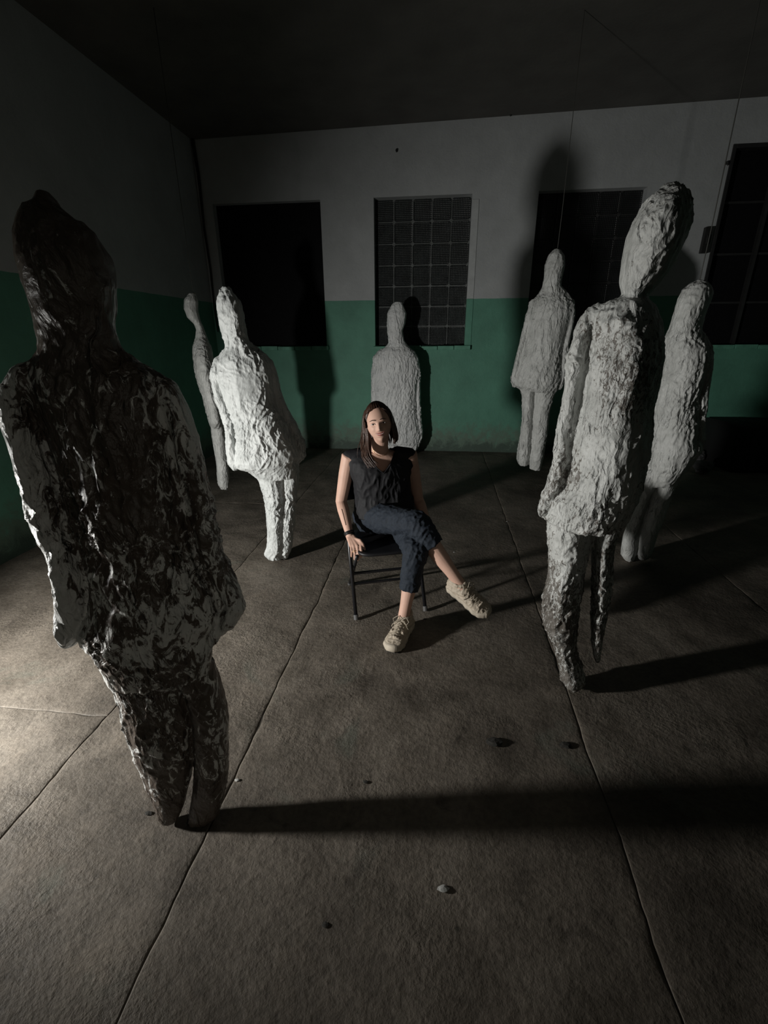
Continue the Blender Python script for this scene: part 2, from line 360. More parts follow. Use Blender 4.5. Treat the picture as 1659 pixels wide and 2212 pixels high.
# floor: bed of dirt in the joints with concrete slabs laid on it
fl = struct(link('floor', MB().box((XL-.2, YB-.2, -.14), (XR+.2, DW+.1, -.006)).mesh('floor'), M['joint']))
xe = [XL-.1, -1.45, -.745, .665, 2.07, 3.48, XR+.1]
yj = [[1.47, 4.3], [], [], [], [], []]
for i in range(6):
    ye = [YB-.1]+yj[i]+[DW+.02]
    for j in range(len(ye)-1):
        x0, x1, y0, y1 = xe[i]+.002, xe[i+1]-.002, ye[j]+.0012, ye[j+1]-.0012
        st = .03; nx = max(2, int((x1-x0)/st)); ny = max(2, int((y1-y0)/st))
        axx = np.r_[x0, x0+.004, x0+.011, np.linspace(x0+.03, x1-.03, nx), x1-.011, x1-.004, x1]; axy = np.r_[y0, y0+.004, y0+.011, np.linspace(y0+.03, y1-.03, ny), y1-.011, y1-.004, y1]
        nx, ny = len(axx), len(axy); X, Yg = np.meshgrid(axx, axy, indexing='ij')
        wob = lambda p, q: pn(np.c_[p.ravel()*3, q.ravel()*3, np.full(p.size, 5.)]).reshape(p.shape)*.012+pn(np.c_[p.ravel()*14, q.ravel()*14, np.full(p.size, 9.)]).reshape(p.shape)*.006
        ex = np.minimum(X-x0, x1-X); ey = np.minimum(Yg-y0, y1-Yg)
        X2 = X+wob(np.zeros_like(X)+np.where(X-x0 < x1-X, xe[i], xe[i+1]), Yg)*(np.exp(-ex/.05))
        Y2 = Yg+wob(X, np.zeros_like(Yg)+np.where(Yg-y0 < y1-Yg, ye[j], ye[j+1]))*(np.exp(-ey/.05))
        P = np.c_[X.ravel(), Yg.ravel(), np.zeros(X.size)]
        Z = .0025*pn(P*1.5)+.0025*pn(P*6+3)+.0015*pn(P*17)
        e = np.minimum(ex, ey).ravel(); chip = .5+.5*pn(P*9+20)
        Z = Z-.006*np.exp(-e/.008)*np.clip(chip*1.6-.35, 0, 1.2)
        v = np.c_[X2.ravel(), Y2.ravel(), Z]; v[:, 2] = np.minimum(v[:, 2], .002)
        f = [(a*ny+b, (a+1)*ny+b, (a+1)*ny+b+1, a*ny+b+1) for a in range(nx-1) for b in range(ny-1)]
        nb = len(v)
        loop = [a*ny for a in range(nx)]+[(nx-1)*ny+b for b in range(1, ny)]+[a*ny+ny-1 for a in range(nx-2, -1, -1)]+[b for b in range(ny-2, 0, -1)]
        low = v[loop].copy(); low[:, 2] = -.02
        v = np.concatenate([v, low])
        L = len(loop); f += [(loop[k], nb+k, nb+(k+1) % L, loop[(k+1) % L]) for k in range(L)]
        link('slab', mesh_np('slab', v, f), M['floor'], fl, smooth=True)

# windows
def sill(x0, x1, parent, n):
    w = (x1-x0)/n
    for k in range(n):
        o = link('sill_tile', MB().box((x0+k*w+.003, DW-.05, 1.44), (x0+(k+1)*w-.003, DW+.16, SILLT-.002+.004*((k*7) % 3-1))).mesh('sill_tile'), M['sill'], parent); bevel(o, .005)
def block_window(name, op, mat, mort, nx=5, nz=7):
    x0, x1, z0, z1 = op; y = DW+.13
    w = struct(link(name, MB().box((x0-.005, y, z0-.01), (x1+.005, y+.1, z1+.005)).mesh(name), mort))
    dx, dz = (x1-x0)/nx, (z1-z0)/nz; g = .0055
    me = None
    for i in range(nx):
        for j in range(nz):
            if me is None:
                # rounded rim and a dished, slightly sunk face
                a, b = dx/2-g, dz/2-g; rings = []
                for s_, yy in ((1.0, .02), (1.0, -.004), (.985, -.009), (.94, -.010), (.90, -.008), (.5, -.007)):
                    rings.append(np.array([(cx*a*s_ if abs(cx) == 1 else cx*a*s_, yy, cz*b*s_) for cx, cz in ((-1, -.86), (-.86, -1), (.86, -1), (1, -.86), (1, .86), (.86, 1), (-.86, 1), (-1, .86))]))
                me = MB().loft(rings).mesh('glass_block'); me.materials.append(mat)
            o = link('glass_block', me, None, w); o.location = (x0+dx*(i+.5), y, z0+dz*(j+.5))
            o.rotation_euler = (random.Random(i*9+j).uniform(-.012, .012), 0, random.Random(i*5+j*3).uniform(-.012, .012))
    return w
def board_window(name, op):
    x0, x1, z0, z1 = op
    return struct(link(name, MB().box((x0-.005, DW+.10, z0-.01), (x1+.005, DW+.14, z1+.005)).mesh(name), M['black']))
w1 = board_window('window_1', OPEN[0]); sill(-3.097, -1.60, w1, 6)
w2 = block_window('window_2', OPEN[1], M['glass'], M['mortar']); sill(-.96, .40, w2, 6)
w3 = block_window('window_3', OPEN[2], M['glassd'], M['darkmortar']); sill(1.09, 2.43, w3, 6)
w4 = board_window('window_4', OPEN[3]); sill(3.22, 4.9, w4, 6)
fr = MB()
for a, b in (((3.25, DW-.012, SILLT), (3.29, DW+.1, 3.66)), ((4.81, DW-.012, SILLT), (4.85, DW+.1, 3.66)), ((3.29, DW-.012, 3.62), (4.81, DW+.1, 3.66))): fr.box(a, b)
bevel(link('window_frame', fr.mesh('window_frame'), M['frame'], w4), .004)
for xm in (3.80, 4.32): link('mullion', MB().box((xm-.018, DW+.04, SILLT), (xm+.018, DW+.1, 3.62)).mesh('mullion'), M['frame'], w4)
for k, zc in enumerate((2.0, 2.55, 3.1)): link('glazing_bar', MB().box((3.29, DW+.07, zc-.012), (4.81, DW+.1, zc+.012)).mesh('glazing_bar'), M['frame'], w4)
t1 = struct(link('trim_1', MB().box((.316, DW-.010, 2.085), (.405, DW+.02, 3.22)).mesh('trim_1'), M['trim'])); bevel(t1, .006)
t1b = struct(link('trim_2', MB().box((.316, DW-.010, SILLT), (.405, DW+.02, 2.085)).mesh('trim_2'), M['trimg'])); bevel(t1b, .006)

# wall fittings
cb = MB().tube([(XL+.03, DW-.03, 4.0), (XL+.05, DW-.03, 3.6), (XL+.035, DW-.025, 3.0), (XL+.05, DW-.02, 2.5), (XL+.04, DW-.03, 2.0), (XL+.05, DW-.03, 1.7)], [.022, .02, .016, .014, .012, .008], 8)
tag(link('cable', cb.mesh('cable'), M['cable'], smooth=True), 'dark old cable running down the corner left of the black window', 'cable')
for n_, px, py, r_, lab in (('wall_hook', 1103, 242, .03, 'dark rusty hook at the top of the wall above the third window'), ('wall_plug', 857, 325, .017, 'small dark plug in the wall above the glass block window'), ('wall_plug', 1570, 352, .02, 'small dark plug left of the tall window top')):
    p = at(px, py, DW)
    mb = MB().tube([p+V(0, .01, 0), p-V(0, .02, 0)], [r_, r_*.8], 10); mb.tube([p-V(0, .02, 0), p-V(0, .035, r_*.6), p-V(0, .03, r_*1.4)], r_*.35, 8)
    tag(link(n_, mb.mesh(n_), M['cable'], smooth=True), lab, 'hook' if 'hook' in n_ else 'plug')
p = at(1523, 520, DW)
tag(bevel(link('wall_bracket', MB().box((p[0]-.045, DW-.05, p[2]-.14), (p[0]+.045, DW+.001, p[2]+.14)).box((p[0]-.02, DW-.075, p[2]-.05), (p[0]+.02, DW-.045, p[2]+.05)).mesh('wall_bracket'), M['cable']), .006), 'narrow black box on the white wall beside the tall window', 'bracket')
p = at(612, 258, 6.3)

# ------------------------------------------------------------------ plaster figures
def figure(name, G, body, legs, head_i, label, mat, voxel=.008, n_exp=2.25, amp=1.0, arms=(), head=None, wire=False, seed=0, fine=1.0, thick=1.0, skew=0., turn=0.):
    """body: rows (left px, left py, right px, right py, half depth); legs: lists of the same with an offset away from the camera"""
    G = np.asarray(G, float); nv_ = nrm(V(G[0], G[1], 0)); nv_ = V(nv_[0]*math.cos(turn)-nv_[1]*math.sin(turn), nv_[0]*math.sin(turn)+nv_[1]*math.cos(turn), 0); uv = V(nv_[1], -nv_[0], 0)
    def onplane(px, py, off=0.):
        d = ray(px, py); g = G+nv_*off; t = np.dot(g-CAM, nv_)/np.dot(d, nv_); return CAM+d*t
    def rings(rows, off=0., shrink=None, k=3):
        rows = np.array(rows, float); m = len(rows); ts = np.linspace(0, m-1, (m-1)*k+1); out = []
        for t in ts:
            r = np.array([np.interp(t, np.arange(m), rows[:, c]) for c in range(5)])
            a, b = onplane(r[0], r[1], off), onplane(r[2], r[3], off)
            if shrink is not None:
                dv = nrm(b-a); a = a+dv*np.interp(t, np.arange(m), shrink[:, 0]); b = b-dv*np.interp(t, np.arange(m), shrink[:, 1])
            c = (a+b)/2; h = (b-a)/2
            ring = []
            for q in range(40):
                th = 2*math.pi*q/40; cs, sn = math.cos(th), math.sin(th); e = 2/n_exp
                ring.append(c+h*(math.copysign(abs(cs)**e, cs)+skew*max(0, -sn)**1.5)+nv_*r[4]*thick*math.copysign(abs(sn)**e, sn))
            out.append(np.array(ring))
        return out
    mb = MB(); sh = np.zeros((len(body), 2))                    # how far the trunk stands in from the sleeves, left and right
    for (i0, i1, side, r0, ins) in arms:
        for i in range(i0, len(body)): sh[i, (side+1)//2] = ins*np.clip((i-i0+.2)/3.0, 0, 1)*(1 if i < i1-1 else .6 if i <= i1 else .1)
    mb.loft(rings(body, 0, sh if len(arms) else None))
    if arms:                                                    # thin stiff cloth spanning from trunk to sleeves
        i0 = min(q[0] for q in arms); i1 = min(max(q[1] for q in arms)+1, len(body)-1)
        mb.loft(rings([(*q[:4], min(q[4], .030)) for q in body[i0:i1+1]], .0))
    if head: mb.loft(rings(head))
    for (i0, i1, side, r0, ins) in arms:
        pts = []; rad = []
        for i in range(i0, i1+1):
            q_ = body[i]; p = onplane(q_[0], q_[1]) if side < 0 else onplane(q_[2], q_[3])
            q = onplane(q_[2], q_[3]) if side < 0 else onplane(q_[0], q_[1])
            rr_ = r0*(1 if i < i1 else .7); pts.append(p+nrm(q-p)*rr_-nv_*.012); rad.append(rr_)
        mb.tube(pts, rad, 14, flat=1.5, side=uv)
    for off, rows in legs: mb.loft(rings(rows, off))
    v, nn, f = remesh(mb, voxel, 6)
    L = np.c_[(v-G)@uv, (v-G)@nv_, v[:, 2]-G[2]]+seed*3.7
    wp = L+.05*np.c_[pn(L*5), pn(L*5+11), pn(L*5+23)]
    zn = (v[:, 2]-v[:, 2].min())/(np.ptp(v[:, 2]))
    thin = lambda p: np.clip(1-3.4*np.abs(pn(p)), 0, 1)**1.6
    calm = np.clip(.75+1.3*pn(L*3.1+40), .25, 1.25)               # smoother and more crumpled areas
    low = np.clip(1.3-zn*1.1, .35, 1.1)
    Ra, Rb = np.array(Matrix.Rotation(.42, 3, 'Y')), np.array(Matrix.Rotation(-.62, 3, 'Y'))
    wl = L+.05*np.c_[pn(L*4), pn(L*4+11), pn(L*4+23)]+.02*np.c_[pn(L*11+3), pn(L*11+13), pn(L*11+33)]
    d = .006*(ridge(wl*V(8, 8, 1.8))-.35)                         # long hanging folds
    d += calm*.0066*(thin(wl*V(21, 21, 2.6)+31)-.22)              # thin hanging creases
    d += calm*.0072*(thin((wl@Ra)*V(22, 17, 3.4)+5)-.22)          # slanting creases
    d += calm*.0058*(thin((wl@Rb)*V(31, 26, 5.5)+15)-.22)
    d += fine*calm*low*.0024*(thin(wp*V(58, 58, 26)+9)-.22)       # crinkles, coarser low down
    if voxel < .0065: d += fine*.0018*low*(thin(wp*V(105, 105, 60)+2)-.22)
    nk0 = (onplane(*(head[-2] if head else body[head_i])[:2])[2]+onplane(*(head[-2] if head else body[head_i])[2:4])[2])/2
    d *= amp*np.where(v[:, 2] > nk0, .62, .82)
    v2 = v+nn*d[:, None]; v2[:, 2] = np.maximum(v2[:, 2], G[2]*0+.004)
    root = thing(name, (G[0], G[1], 0), label, 'sculpture', 'plaster cloth figures')
    org = (G[0], G[1], 0)
    fc = np.array([v[list(q)].mean(0) for q in f])
    hl, hr = onplane(body[-1][0], body[-1][1]), onplane(body[-1][2], body[-1][3])
    ul, ur = np.dot(hl-G, uv), np.dot(hr-G, uv); fu = (fc-G)@uv
    hem = np.interp(fu, [ul, ur], [hl[2], hr[2]])
    if head: nk = (onplane(head[-2][0], head[-2][1])[2]+onplane(head[-2][2], head[-2][3])[2])/2
    else: nk = (onplane(body[head_i][0], body[head_i][1])[2]+onplane(body[head_i][2], body[head_i][3])[2])/2
    is_head = fc[:, 2] > nk; is_leg = fc[:, 2] < hem
    fo = (fc-G)@nv_; dist = []
    for off, rows in legs:
        rows = np.array(rows); zs = []; us = []
        for r in rows:
            a, b = onplane(r[0], r[1], off), onplane(r[2], r[3], off); zs.append((a[2]+b[2])/2); us.append((np.dot(a-G, uv)+np.dot(b-G, uv))/2)
        o_ = np.argsort(zs); dist.append(np.abs(fu-np.interp(fc[:, 2], np.array(zs)[o_], np.array(us)[o_]))+np.abs(fo-off))
    near = np.argmin(np.array(dist), 0)
    link('head', sub_mesh('head', v2, f, is_head, org), mat, root, smooth=True)
    link('torso', sub_mesh('torso', v2, f, ~is_head & ~is_leg, org), mat, root, smooth=True)
    for k in range(len(legs)): link('leg', sub_mesh('leg', v2, f, is_leg & ~is_head & (near == k), org), mat, root, smooth=True)
    if wire:
        top = v2[np.argmax(v2[:, 2])]; zt = ceil_z(top[0])
        link('hanging_wire', MB().tube([top-V(0, 0, .04), top+V(.004, 0, .3), (top[0], top[1], zt+.01)], .0028, 6, False).mesh('hanging_wire', org), M['wire'], root)
    return root

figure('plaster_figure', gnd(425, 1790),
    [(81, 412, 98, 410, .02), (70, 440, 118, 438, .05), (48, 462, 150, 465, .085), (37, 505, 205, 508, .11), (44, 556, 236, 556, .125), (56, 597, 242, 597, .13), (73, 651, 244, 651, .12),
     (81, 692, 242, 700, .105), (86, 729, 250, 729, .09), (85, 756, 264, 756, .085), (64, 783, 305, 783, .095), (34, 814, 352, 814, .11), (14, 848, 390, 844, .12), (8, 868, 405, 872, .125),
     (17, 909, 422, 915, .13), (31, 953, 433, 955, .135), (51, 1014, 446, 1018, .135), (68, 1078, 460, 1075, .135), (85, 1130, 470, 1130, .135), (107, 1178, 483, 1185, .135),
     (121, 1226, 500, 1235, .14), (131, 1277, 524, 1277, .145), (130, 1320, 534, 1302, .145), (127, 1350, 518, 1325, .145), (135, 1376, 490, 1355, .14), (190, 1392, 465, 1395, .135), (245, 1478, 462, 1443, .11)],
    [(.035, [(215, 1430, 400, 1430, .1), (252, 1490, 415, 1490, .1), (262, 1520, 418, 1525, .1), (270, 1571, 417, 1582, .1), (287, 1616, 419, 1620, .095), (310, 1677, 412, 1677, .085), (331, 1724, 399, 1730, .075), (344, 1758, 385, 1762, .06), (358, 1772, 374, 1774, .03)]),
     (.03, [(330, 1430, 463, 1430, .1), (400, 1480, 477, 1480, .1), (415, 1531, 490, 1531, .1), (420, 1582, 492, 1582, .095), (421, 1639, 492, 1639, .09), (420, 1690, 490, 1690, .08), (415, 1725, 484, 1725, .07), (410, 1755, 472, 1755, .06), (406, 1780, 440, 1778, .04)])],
    9, 'dark resin-stained draped figure with lit left edge painted white, nearest the camera on the left', M['stain_rim'], .0052, amp=.8, fine=.55, arms=[(11, 24, -1, .034, .085), (12, 24, 1, .028, .075)], seed=1, thick=.64, turn=math.radians(-24))
figure('plaster_figure', gnd(1240, 1486),
    [(1340, 640, 1402, 645, .06), (1300, 657, 1418, 660, .09), (1268, 674, 1428, 690, .11), (1250, 692, 1433, 712, .125), (1240, 719, 1434, 735, .13), (1234, 750, 1434, 760, .135), (1225, 789, 1431, 789, .14),
     (1221, 834, 1425, 834, .14), (1213, 880, 1412, 875, .14), (1204, 925, 1408, 920, .14), (1197, 970, 1404, 965, .14), (1193, 1005, 1394, 1010, .145), (1182, 1046, 1389, 1037, .15), (1167, 1083, 1380, 1067, .15), (1163, 1104, 1366, 1105, .145), (1172, 1116, 1345, 1140, .13)],
    [(0, [(1190, 1100, 1290, 1110, .1), (1182, 1135, 1285, 1140, .1), (1184, 1165, 1280, 1165, .095), (1184, 1200, 1272, 1205, .095), (1182, 1240, 1263, 1245, .1), (1173, 1284, 1256, 1285, .1), (1173, 1327, 1248, 1327, .095), (1186, 1366, 1245, 1368, .085), (1200, 1399, 1243, 1400, .07), (1209, 1432, 1252, 1432, .07), (1212, 1462, 1264, 1468, .075), (1225, 1476, 1262, 1482, .05)]),
     (.07, [(1275, 1085, 1350, 1085, .06), (1275, 1140, 1345, 1135, .09), (1278, 1173, 1331, 1173, .09), (1278, 1206, 1325, 1206, .085), (1279, 1251, 1320, 1251, .08), (1278, 1297, 1318, 1297, .075), (1277, 1336, 1310, 1336, .07), (1278, 1372, 1304, 1372, .06), (1283, 1425, 1298, 1426, .03)])],
    0, 'tall wrinkled white figure with a big tied head, nearest the camera on the right', M['crust'], .0055, amp=1.0, fine=.8, arms=[(2, 14, -1, .030, .080)], seed=2, n_exp=1.75, skew=.10, thick=1.15,
    head=[(1440, 398, 1466, 400, .03), (1420, 414, 1486, 416, .07), (1392, 441, 1495, 441, .1), (1368, 477, 1492, 477, .12), (1353, 510, 1481, 516, .125), (1346, 541, 1466, 553, .12), (1341, 574, 1447, 586, .105), (1337, 607, 1423, 616, .085), (1340, 630, 1400, 640, .065), (1346, 645, 1394, 655, .06), (1340, 665, 1400, 675, .06)])
figure('plaster_figure', gnd(600, 1209),
    [(482, 620, 495, 619, .03), (475, 631, 507, 634, .06), (468, 654, 519, 653, .09), (470, 677, 526, 676, .1), (475, 703, 530, 706, .1), (484, 734, 537, 738, .085), (486, 751, 552, 749, .085), (473, 769, 575, 765, .11), (461, 782, 590, 785, .13), (455, 805, 600, 812, .14),
     (457, 834, 606, 842, .15), (465, 865, 616, 870, .16), (475, 891, 628, 897, .165), (484, 916, 641, 918, .17), (488, 942, 652, 943, .175), (488, 970, 660, 966, .18), (492, 999, 658, 982, .175), (500, 1010, 648, 992, .165), (530, 1016, 646, 1005, .14), (553, 1034, 646, 1025, .11)],
    [(0, [(545, 1010, 612, 1010, .10), (560, 1045, 614, 1045, .10), (570, 1075, 614, 1075, .095), (575, 1105, 613, 1105, .09), (577, 1140, 611, 1140, .085), (577, 1175, 609, 1178, .08), (573, 1198, 608, 1203, .07), (580, 1206, 598, 1208, .03)]),
     (.02, [(602, 1000, 644, 1000, .08), (604, 1030, 646, 1030, .1), (603, 1056, 642, 1056, .1), (602, 1090, 639, 1090, .095), (601, 1125, 635, 1125, .09), (600, 1160, 631, 1160, .08), (598, 1188, 626, 1190, .07), (602, 1203, 621, 1201, .05)])],
    6, 'brightly lit white figure in a flared tunic, left of the seated woman', M['plaster'], .006, amp=1.2, arms=[(8, 17, -1, .034, .055), (8, 17, 1, .03, .06)], seed=3, n_exp=2.1, skew=.08)
figure('plaster_figure', at(480, 1050, 4.45)*V(1, 1, 0),
    [(408, 633, 422, 633, .05), (397, 648, 428, 652, .09), (397, 666, 428, 672, .1), (404, 686, 433, 692, .09), (418, 699, 439, 706, .07), (424, 712, 443, 719, .07), (423, 728, 449, 735, .1), (416, 751, 457, 752, .17), (417, 775, 461, 776, .22), (420, 800, 465, 805, .24),
     (428, 830, 470, 832, .25), (438, 858, 476, 860, .26), (446, 890, 481, 890, .28), (451, 908, 482, 905, .28), (455, 920, 484, 915, .2)],
    [(-.09, [(448, 890, 482, 890, .09), (455, 922, 485, 922, .09), (461, 965, 489, 965, .08), (467, 999, 493, 999, .075), (469, 1030, 495, 1030, .07), (472, 1048, 494, 1050, .06), (478, 1056, 492, 1058, .03)]),
     (.11, [(450, 890, 482, 890, .09), (457, 922, 485, 922, .09), (462, 965, 488, 965, .08), (468, 999, 491, 999, .075), (470, 1030, 492, 1030, .07), (474, 1040, 490, 1040, .05)])],
    5, 'thin pale figure seen from the side by the left corner', M['plaster2'], .008, amp=.7, wire=True, seed=4)
figure('plaster_figure', at(860, 983, 6.58)*V(1, 1, 0),
    [(852, 652, 868, 653, .03), (845, 659, 872, 660, .06), (837, 677, 878, 677, .10), (836, 698, 876, 697, .11), (838, 722, 870, 715, .10), (840, 742, 873, 736, .095), (832, 750, 882, 748, .10), (816, 758, 896, 760, .14), (806, 772, 904, 775, .16), (803, 800, 908, 800, .17),
     (802, 830, 908, 835, .18), (802, 863, 908, 865, .18), (802, 900, 910, 899, .18), (804, 925, 913, 930, .18), (812, 945, 911, 945, .17), (822, 957, 905, 958, .15)],
    [(0, [(816, 935, 860, 935, .12), (826, 955, 860, 955, .11), (833, 970, 860, 970, .09), (842, 980, 858, 980, .06)]),
     (0, [(858, 935, 911, 935, .12), (858, 955, 908, 955, .11), (862, 969, 902, 969, .09), (872, 981, 892, 981, .06)])],
    6, 'white hooded figure standing against the wall behind the seated woman, before the glass block window', M['white'], .0075, amp=1.15, wire=False, seed=5, arms=[(8, 14, 1, .034, .05), (8, 14, -1, .034, .04)])
figure('plaster_figure', at(1150, 1010, 5.0)*V(1, 1, 0),
    [(1199, 538, 1210, 539, .03), (1185, 550, 1220, 552, .07), (1176, 574, 1221, 574, .1), (1175, 598, 1214, 602, .1), (1172, 620, 1212, 618, .09), (1162, 637, 1226, 631, .1), (1145, 653, 1240, 652, .13), (1137, 677, 1243, 675, .15), (1130, 707, 1239, 703, .155),
     (1119, 752, 1230, 745, .16), (1110, 789, 1225, 789, .165), (1103, 819, 1222, 822, .165), (1107, 832, 1214, 838, .155), (1122, 841, 1200, 848, .12)],
    [(0, [(1120, 820, 1158, 820, .1), (1127, 855, 1155, 855, .09), (1128, 880, 1153, 880, .085), (1127, 910, 1150, 910, .08), (1122, 949, 1147, 949, .08), (1116, 990, 1144, 992, .08), (1120, 1003, 1142, 1004, .07)]),
     (0, [(1155, 820, 1210, 820, .1), (1154, 858, 1196, 858, .09), (1152, 895, 1187, 895, .085), (1150, 925, 1185, 925, .08), (1148, 955, 1180, 955, .08), (1145, 995, 1173, 992, .08), (1144, 1012, 1168, 1016, .06)])],
    5, 'pale figure hanging on a wire before the third window, legs below a wide tunic', M['plaster2'], .0075, amp=.75, n_exp=1.9, skew=.1, wire=True, seed=6, arms=[(6, 12, 1, .032, .05), (6, 12, -1, .03, .05)])
figure('plaster_figure', gnd(1375, 1213),
    [(1510, 605, 1530, 608, .03), (1490, 612, 1537, 620, .07), (1474, 625, 1540, 634, .1), (1464, 646, 1534, 652, .12), (1455, 681, 1522, 684, .12), (1443, 715, 1516, 712, .11), (1433, 734, 1530, 734, .12), (1436, 754, 1541, 756, .15), (1432, 792, 1542, 790, .16), (1427, 827, 1536, 830, .165),
     (1415, 858, 1530, 868, .165), (1410, 900, 1525, 905, .165), (1407, 942, 1522, 945, .165), (1401, 977, 1519, 972, .16), (1396, 1010, 1500, 1000, .14), (1390, 1037, 1478, 1025, .12), (1385, 1050, 1466, 1043, .1)],
    [(0, [(1392, 1010, 1430, 1010, .1), (1388, 1040, 1422, 1040, .1), (1378, 1077, 1405, 1080, .09), (1363, 1116, 1392, 1118, .085), (1346, 1155, 1382, 1155, .08), (1340, 1196, 1374, 1198, .07), (1350, 1208, 1370, 1211, .05)]),
     (.02, [(1420, 1010, 1475, 1010, .1), (1415, 1045, 1464, 1045, .1), (1402, 1080, 1450, 1080, .09), (1388, 1118, 1436, 1118, .085), (1378, 1160, 1422, 1155, .08), (1376, 1196, 1409, 1196, .07), (1380, 1207, 1404, 1204, .05)])],
    5, 'grey-white figure at the far right, half hidden behind the tall one', M['plaster2'], .0065, amp=.9, n_exp=1.8, skew=.08, wire=True, seed=8, arms=[(7, 12, 1, .034, .045)])

# ------------------------------------------------------------------ folding chair
FL_, FR_ = V(-.455, 2.345, 0), V(-.04, 2.487, 0)
lx = nrm(FR_-FL_); bk = V(-lx[1], lx[0], 0); WC = np.linalg.norm(FR_-FL_)
def CH(a, b, z): return FL_+lx*a+bk*b+V(0, 0, z)          # a across, b backwards
chair = thing('folding_chair', CH(WC/2, .2, 0), 'black metal folding chair under the seated woman', 'chair'); co_ = CH(WC/2, .2, 0)
SZ = .432
for a in (0, WC):
    pts = [CH(a, 0, .01), CH(a, .225, SZ), CH(a, .30, .55), CH(a, .455, .78)]
    lg = link('leg', MB().tube(pts, .0115, 10, False).mesh('leg', co_), M['chair'], chair, smooth=True)
    link('foot_cap', MB().tube([CH(a, -.002, 0.001), CH(a, .008, .03)], .0145, 10, False).mesh('foot_cap', co_), M['rubber'], lg)
    s = .022 if a == 0 else -.022
    rl = link('leg', MB().tube([CH(a+s, .43, .01), CH(a+s, .03, SZ-.02)], .0105, 10, False).mesh('leg', co_), M['chair'], chair, smooth=True)
    link('foot_cap', MB().tube([CH(a+s, .432, .001), CH(a+s, .418, .022)], .0135, 10, False).mesh('foot_cap', co_), M['rubber'], rl)
    link('hinge_brace', MB().tube([CH(a+s*.6, .17, SZ-.085), CH(a+s*1.5, .08, SZ-.02)], .009, 8, flat=.5).mesh('hinge_brace', co_), M['chair'], chair, smooth=True)
link('crossbar', MB().tube([CH(0, .10, .19), CH(WC*.06, .10, .19), CH(WC*.94, .10, .19), CH(WC, .10, .19)], [.013, .009, .009, .013], 10).mesh('crossbar', co_), M['chair'], chair, smooth=True)
link('crossbar', MB().tube([CH(.022, .27, .17), CH(.05, .27, .17), CH(WC-.05, .27, .17), CH(WC-.022, .27, .17)], [.014, .010, .010, .014], 10).mesh('crossbar', co_), M['chair'], chair, smooth=True)
seat_r = []
for s_, z in ((.96, -.022), (1.0, -.014), (1.0, -.004), (.97, 0), (.85, -.006), (.4, -.009)):
    ring = []
    for q in range(40):
        th = 2*math.pi*q/40; cs, sn = math.cos(th), math.sin(th); e = 2/5
        ring.append(CH(WC/2+(WC/2-.022)*s_*math.copysign(abs(cs)**e, cs), .195+.20*s_*math.copysign(abs(sn)**e, sn), SZ+z))
    seat_r.append(np.array(ring))
link('seat', MB().loft(seat_r).mesh('seat', co_), M['seat'], chair, smooth=True)
br = []
for a in np.linspace(0, 1, 13):
    x = .01+(WC-.02)*a; bow = .03*math.sin(math.pi*a)
    br.append(np.array([CH(x, .375+bow, .64), CH(x, .387+bow, .64), CH(x, .457+bow, .775), CH(x, .445+bow, .775)]))
link('backrest', MB().loft(br).mesh('backrest', co_), M['chair'], chair)

# ------------------------------------------------------------------ the seated woman
wo = V(-.34, 2.7, 0)
person = thing('person', wo, 'smiling woman in black sleeveless blouse and navy trousers sitting cross-legged', 'person')
# joints
KR, AR = V(-.088, 2.375, .628), at(990, 1257, 2.30)       # crossed-over leg
KL, AL = V(-.10, 2.325, .492), at(875, 1316, 2.255)      # planted leg
HR, HL = V(-.43, 2.735, .532), V(-.25, 2.79, .522)
SR, SL = V(-.540, 2.70, .915), V(-.168, 2.775, .92)
ER, WR = at(737, 1083, 2.68), at(756, 1158, 2.53)
EL, WL = at(903, 1078, 2.86), at(925, 1136, 2.74)
l2 = nrm(V(.946, .323, 0)); f2 = V(.323, -.946, 0)         # her left, her front
# head frame
HC = at(817.5, 915, 2.60)
Fd = nrm(CAM-HC); Fd = nrm(Fd+V(-.03, 0, -.02))
Sd = nrm(np.cross(-Fd, V(0, 0, 1)))
Ud = nrm(np.cross(Sd, -Fd)); Ud = Ud if Ud[2] > 0 else -Ud
tl = math.radians(10); Sd, Ud = math.cos(tl)*Sd+math.sin(tl)*Ud, -math.sin(tl)*Sd+math.cos(tl)*Ud
HO = HC-Fd*.070
def HP(s, u, f): return HO+Sd*s+Ud*u+Fd*f
def gs(a, b, sa, sb): return np.exp(-(a/sa)**2-(b/sb)**2)
def face_f(s, u, f):
    """relief of the face, pushed forward"""
    d = 0*s
    t = np.clip((.012-u)/.047, 0, 1)
    d = d+np.where((u < .014) & (u > -.05), .023*t**1.1*np.exp(-(s/(.0065+.0065*t))**2)*np.clip((u+.047)/.010, 0, 1), 0)
    for q in (-1, 1):
        d = d-.0085*gs(s-q*.030, u+.001, .016, .010)+.0045*gs(s-q*.032, u-.017, .020, .007)+.0065*gs(s-q*.038, u+.030, .016, .016)
        d = d+.003*gs(s-q*.011, u+.037, .006, .006)
    d = d+.004*gs(s, u+.050, .022, .006)-.004*gs(s, u+.0605, .020, .004)+.004*gs(s, u+.070, .016, .006)-.003*gs(s, u+.080, .02, .006)+.009*gs(s, u+.097, .02, .013)
    return d
nu, nvv = 96, 72
th = np.linspace(0, 2*math.pi, nu, endpoint=False); ph = np.linspace(-math.pi/2+.02, math.pi/2-.02, nvv)
TH, PH = np.meshgrid(th, ph); s = np.cos(PH)*np.sin(TH); f = np.cos(PH)*np.cos(TH); u = np.sin(PH)
hs, hu, hf = s*.073, u*.114, f*.092
jaw = np.clip(-hu/.114, 0, 1)
hs = hs*(1-.36*jaw**1.7); hf = np.where(hf > 0, hf*(1-.06*jaw), hf*(1-.45*jaw**1.3))
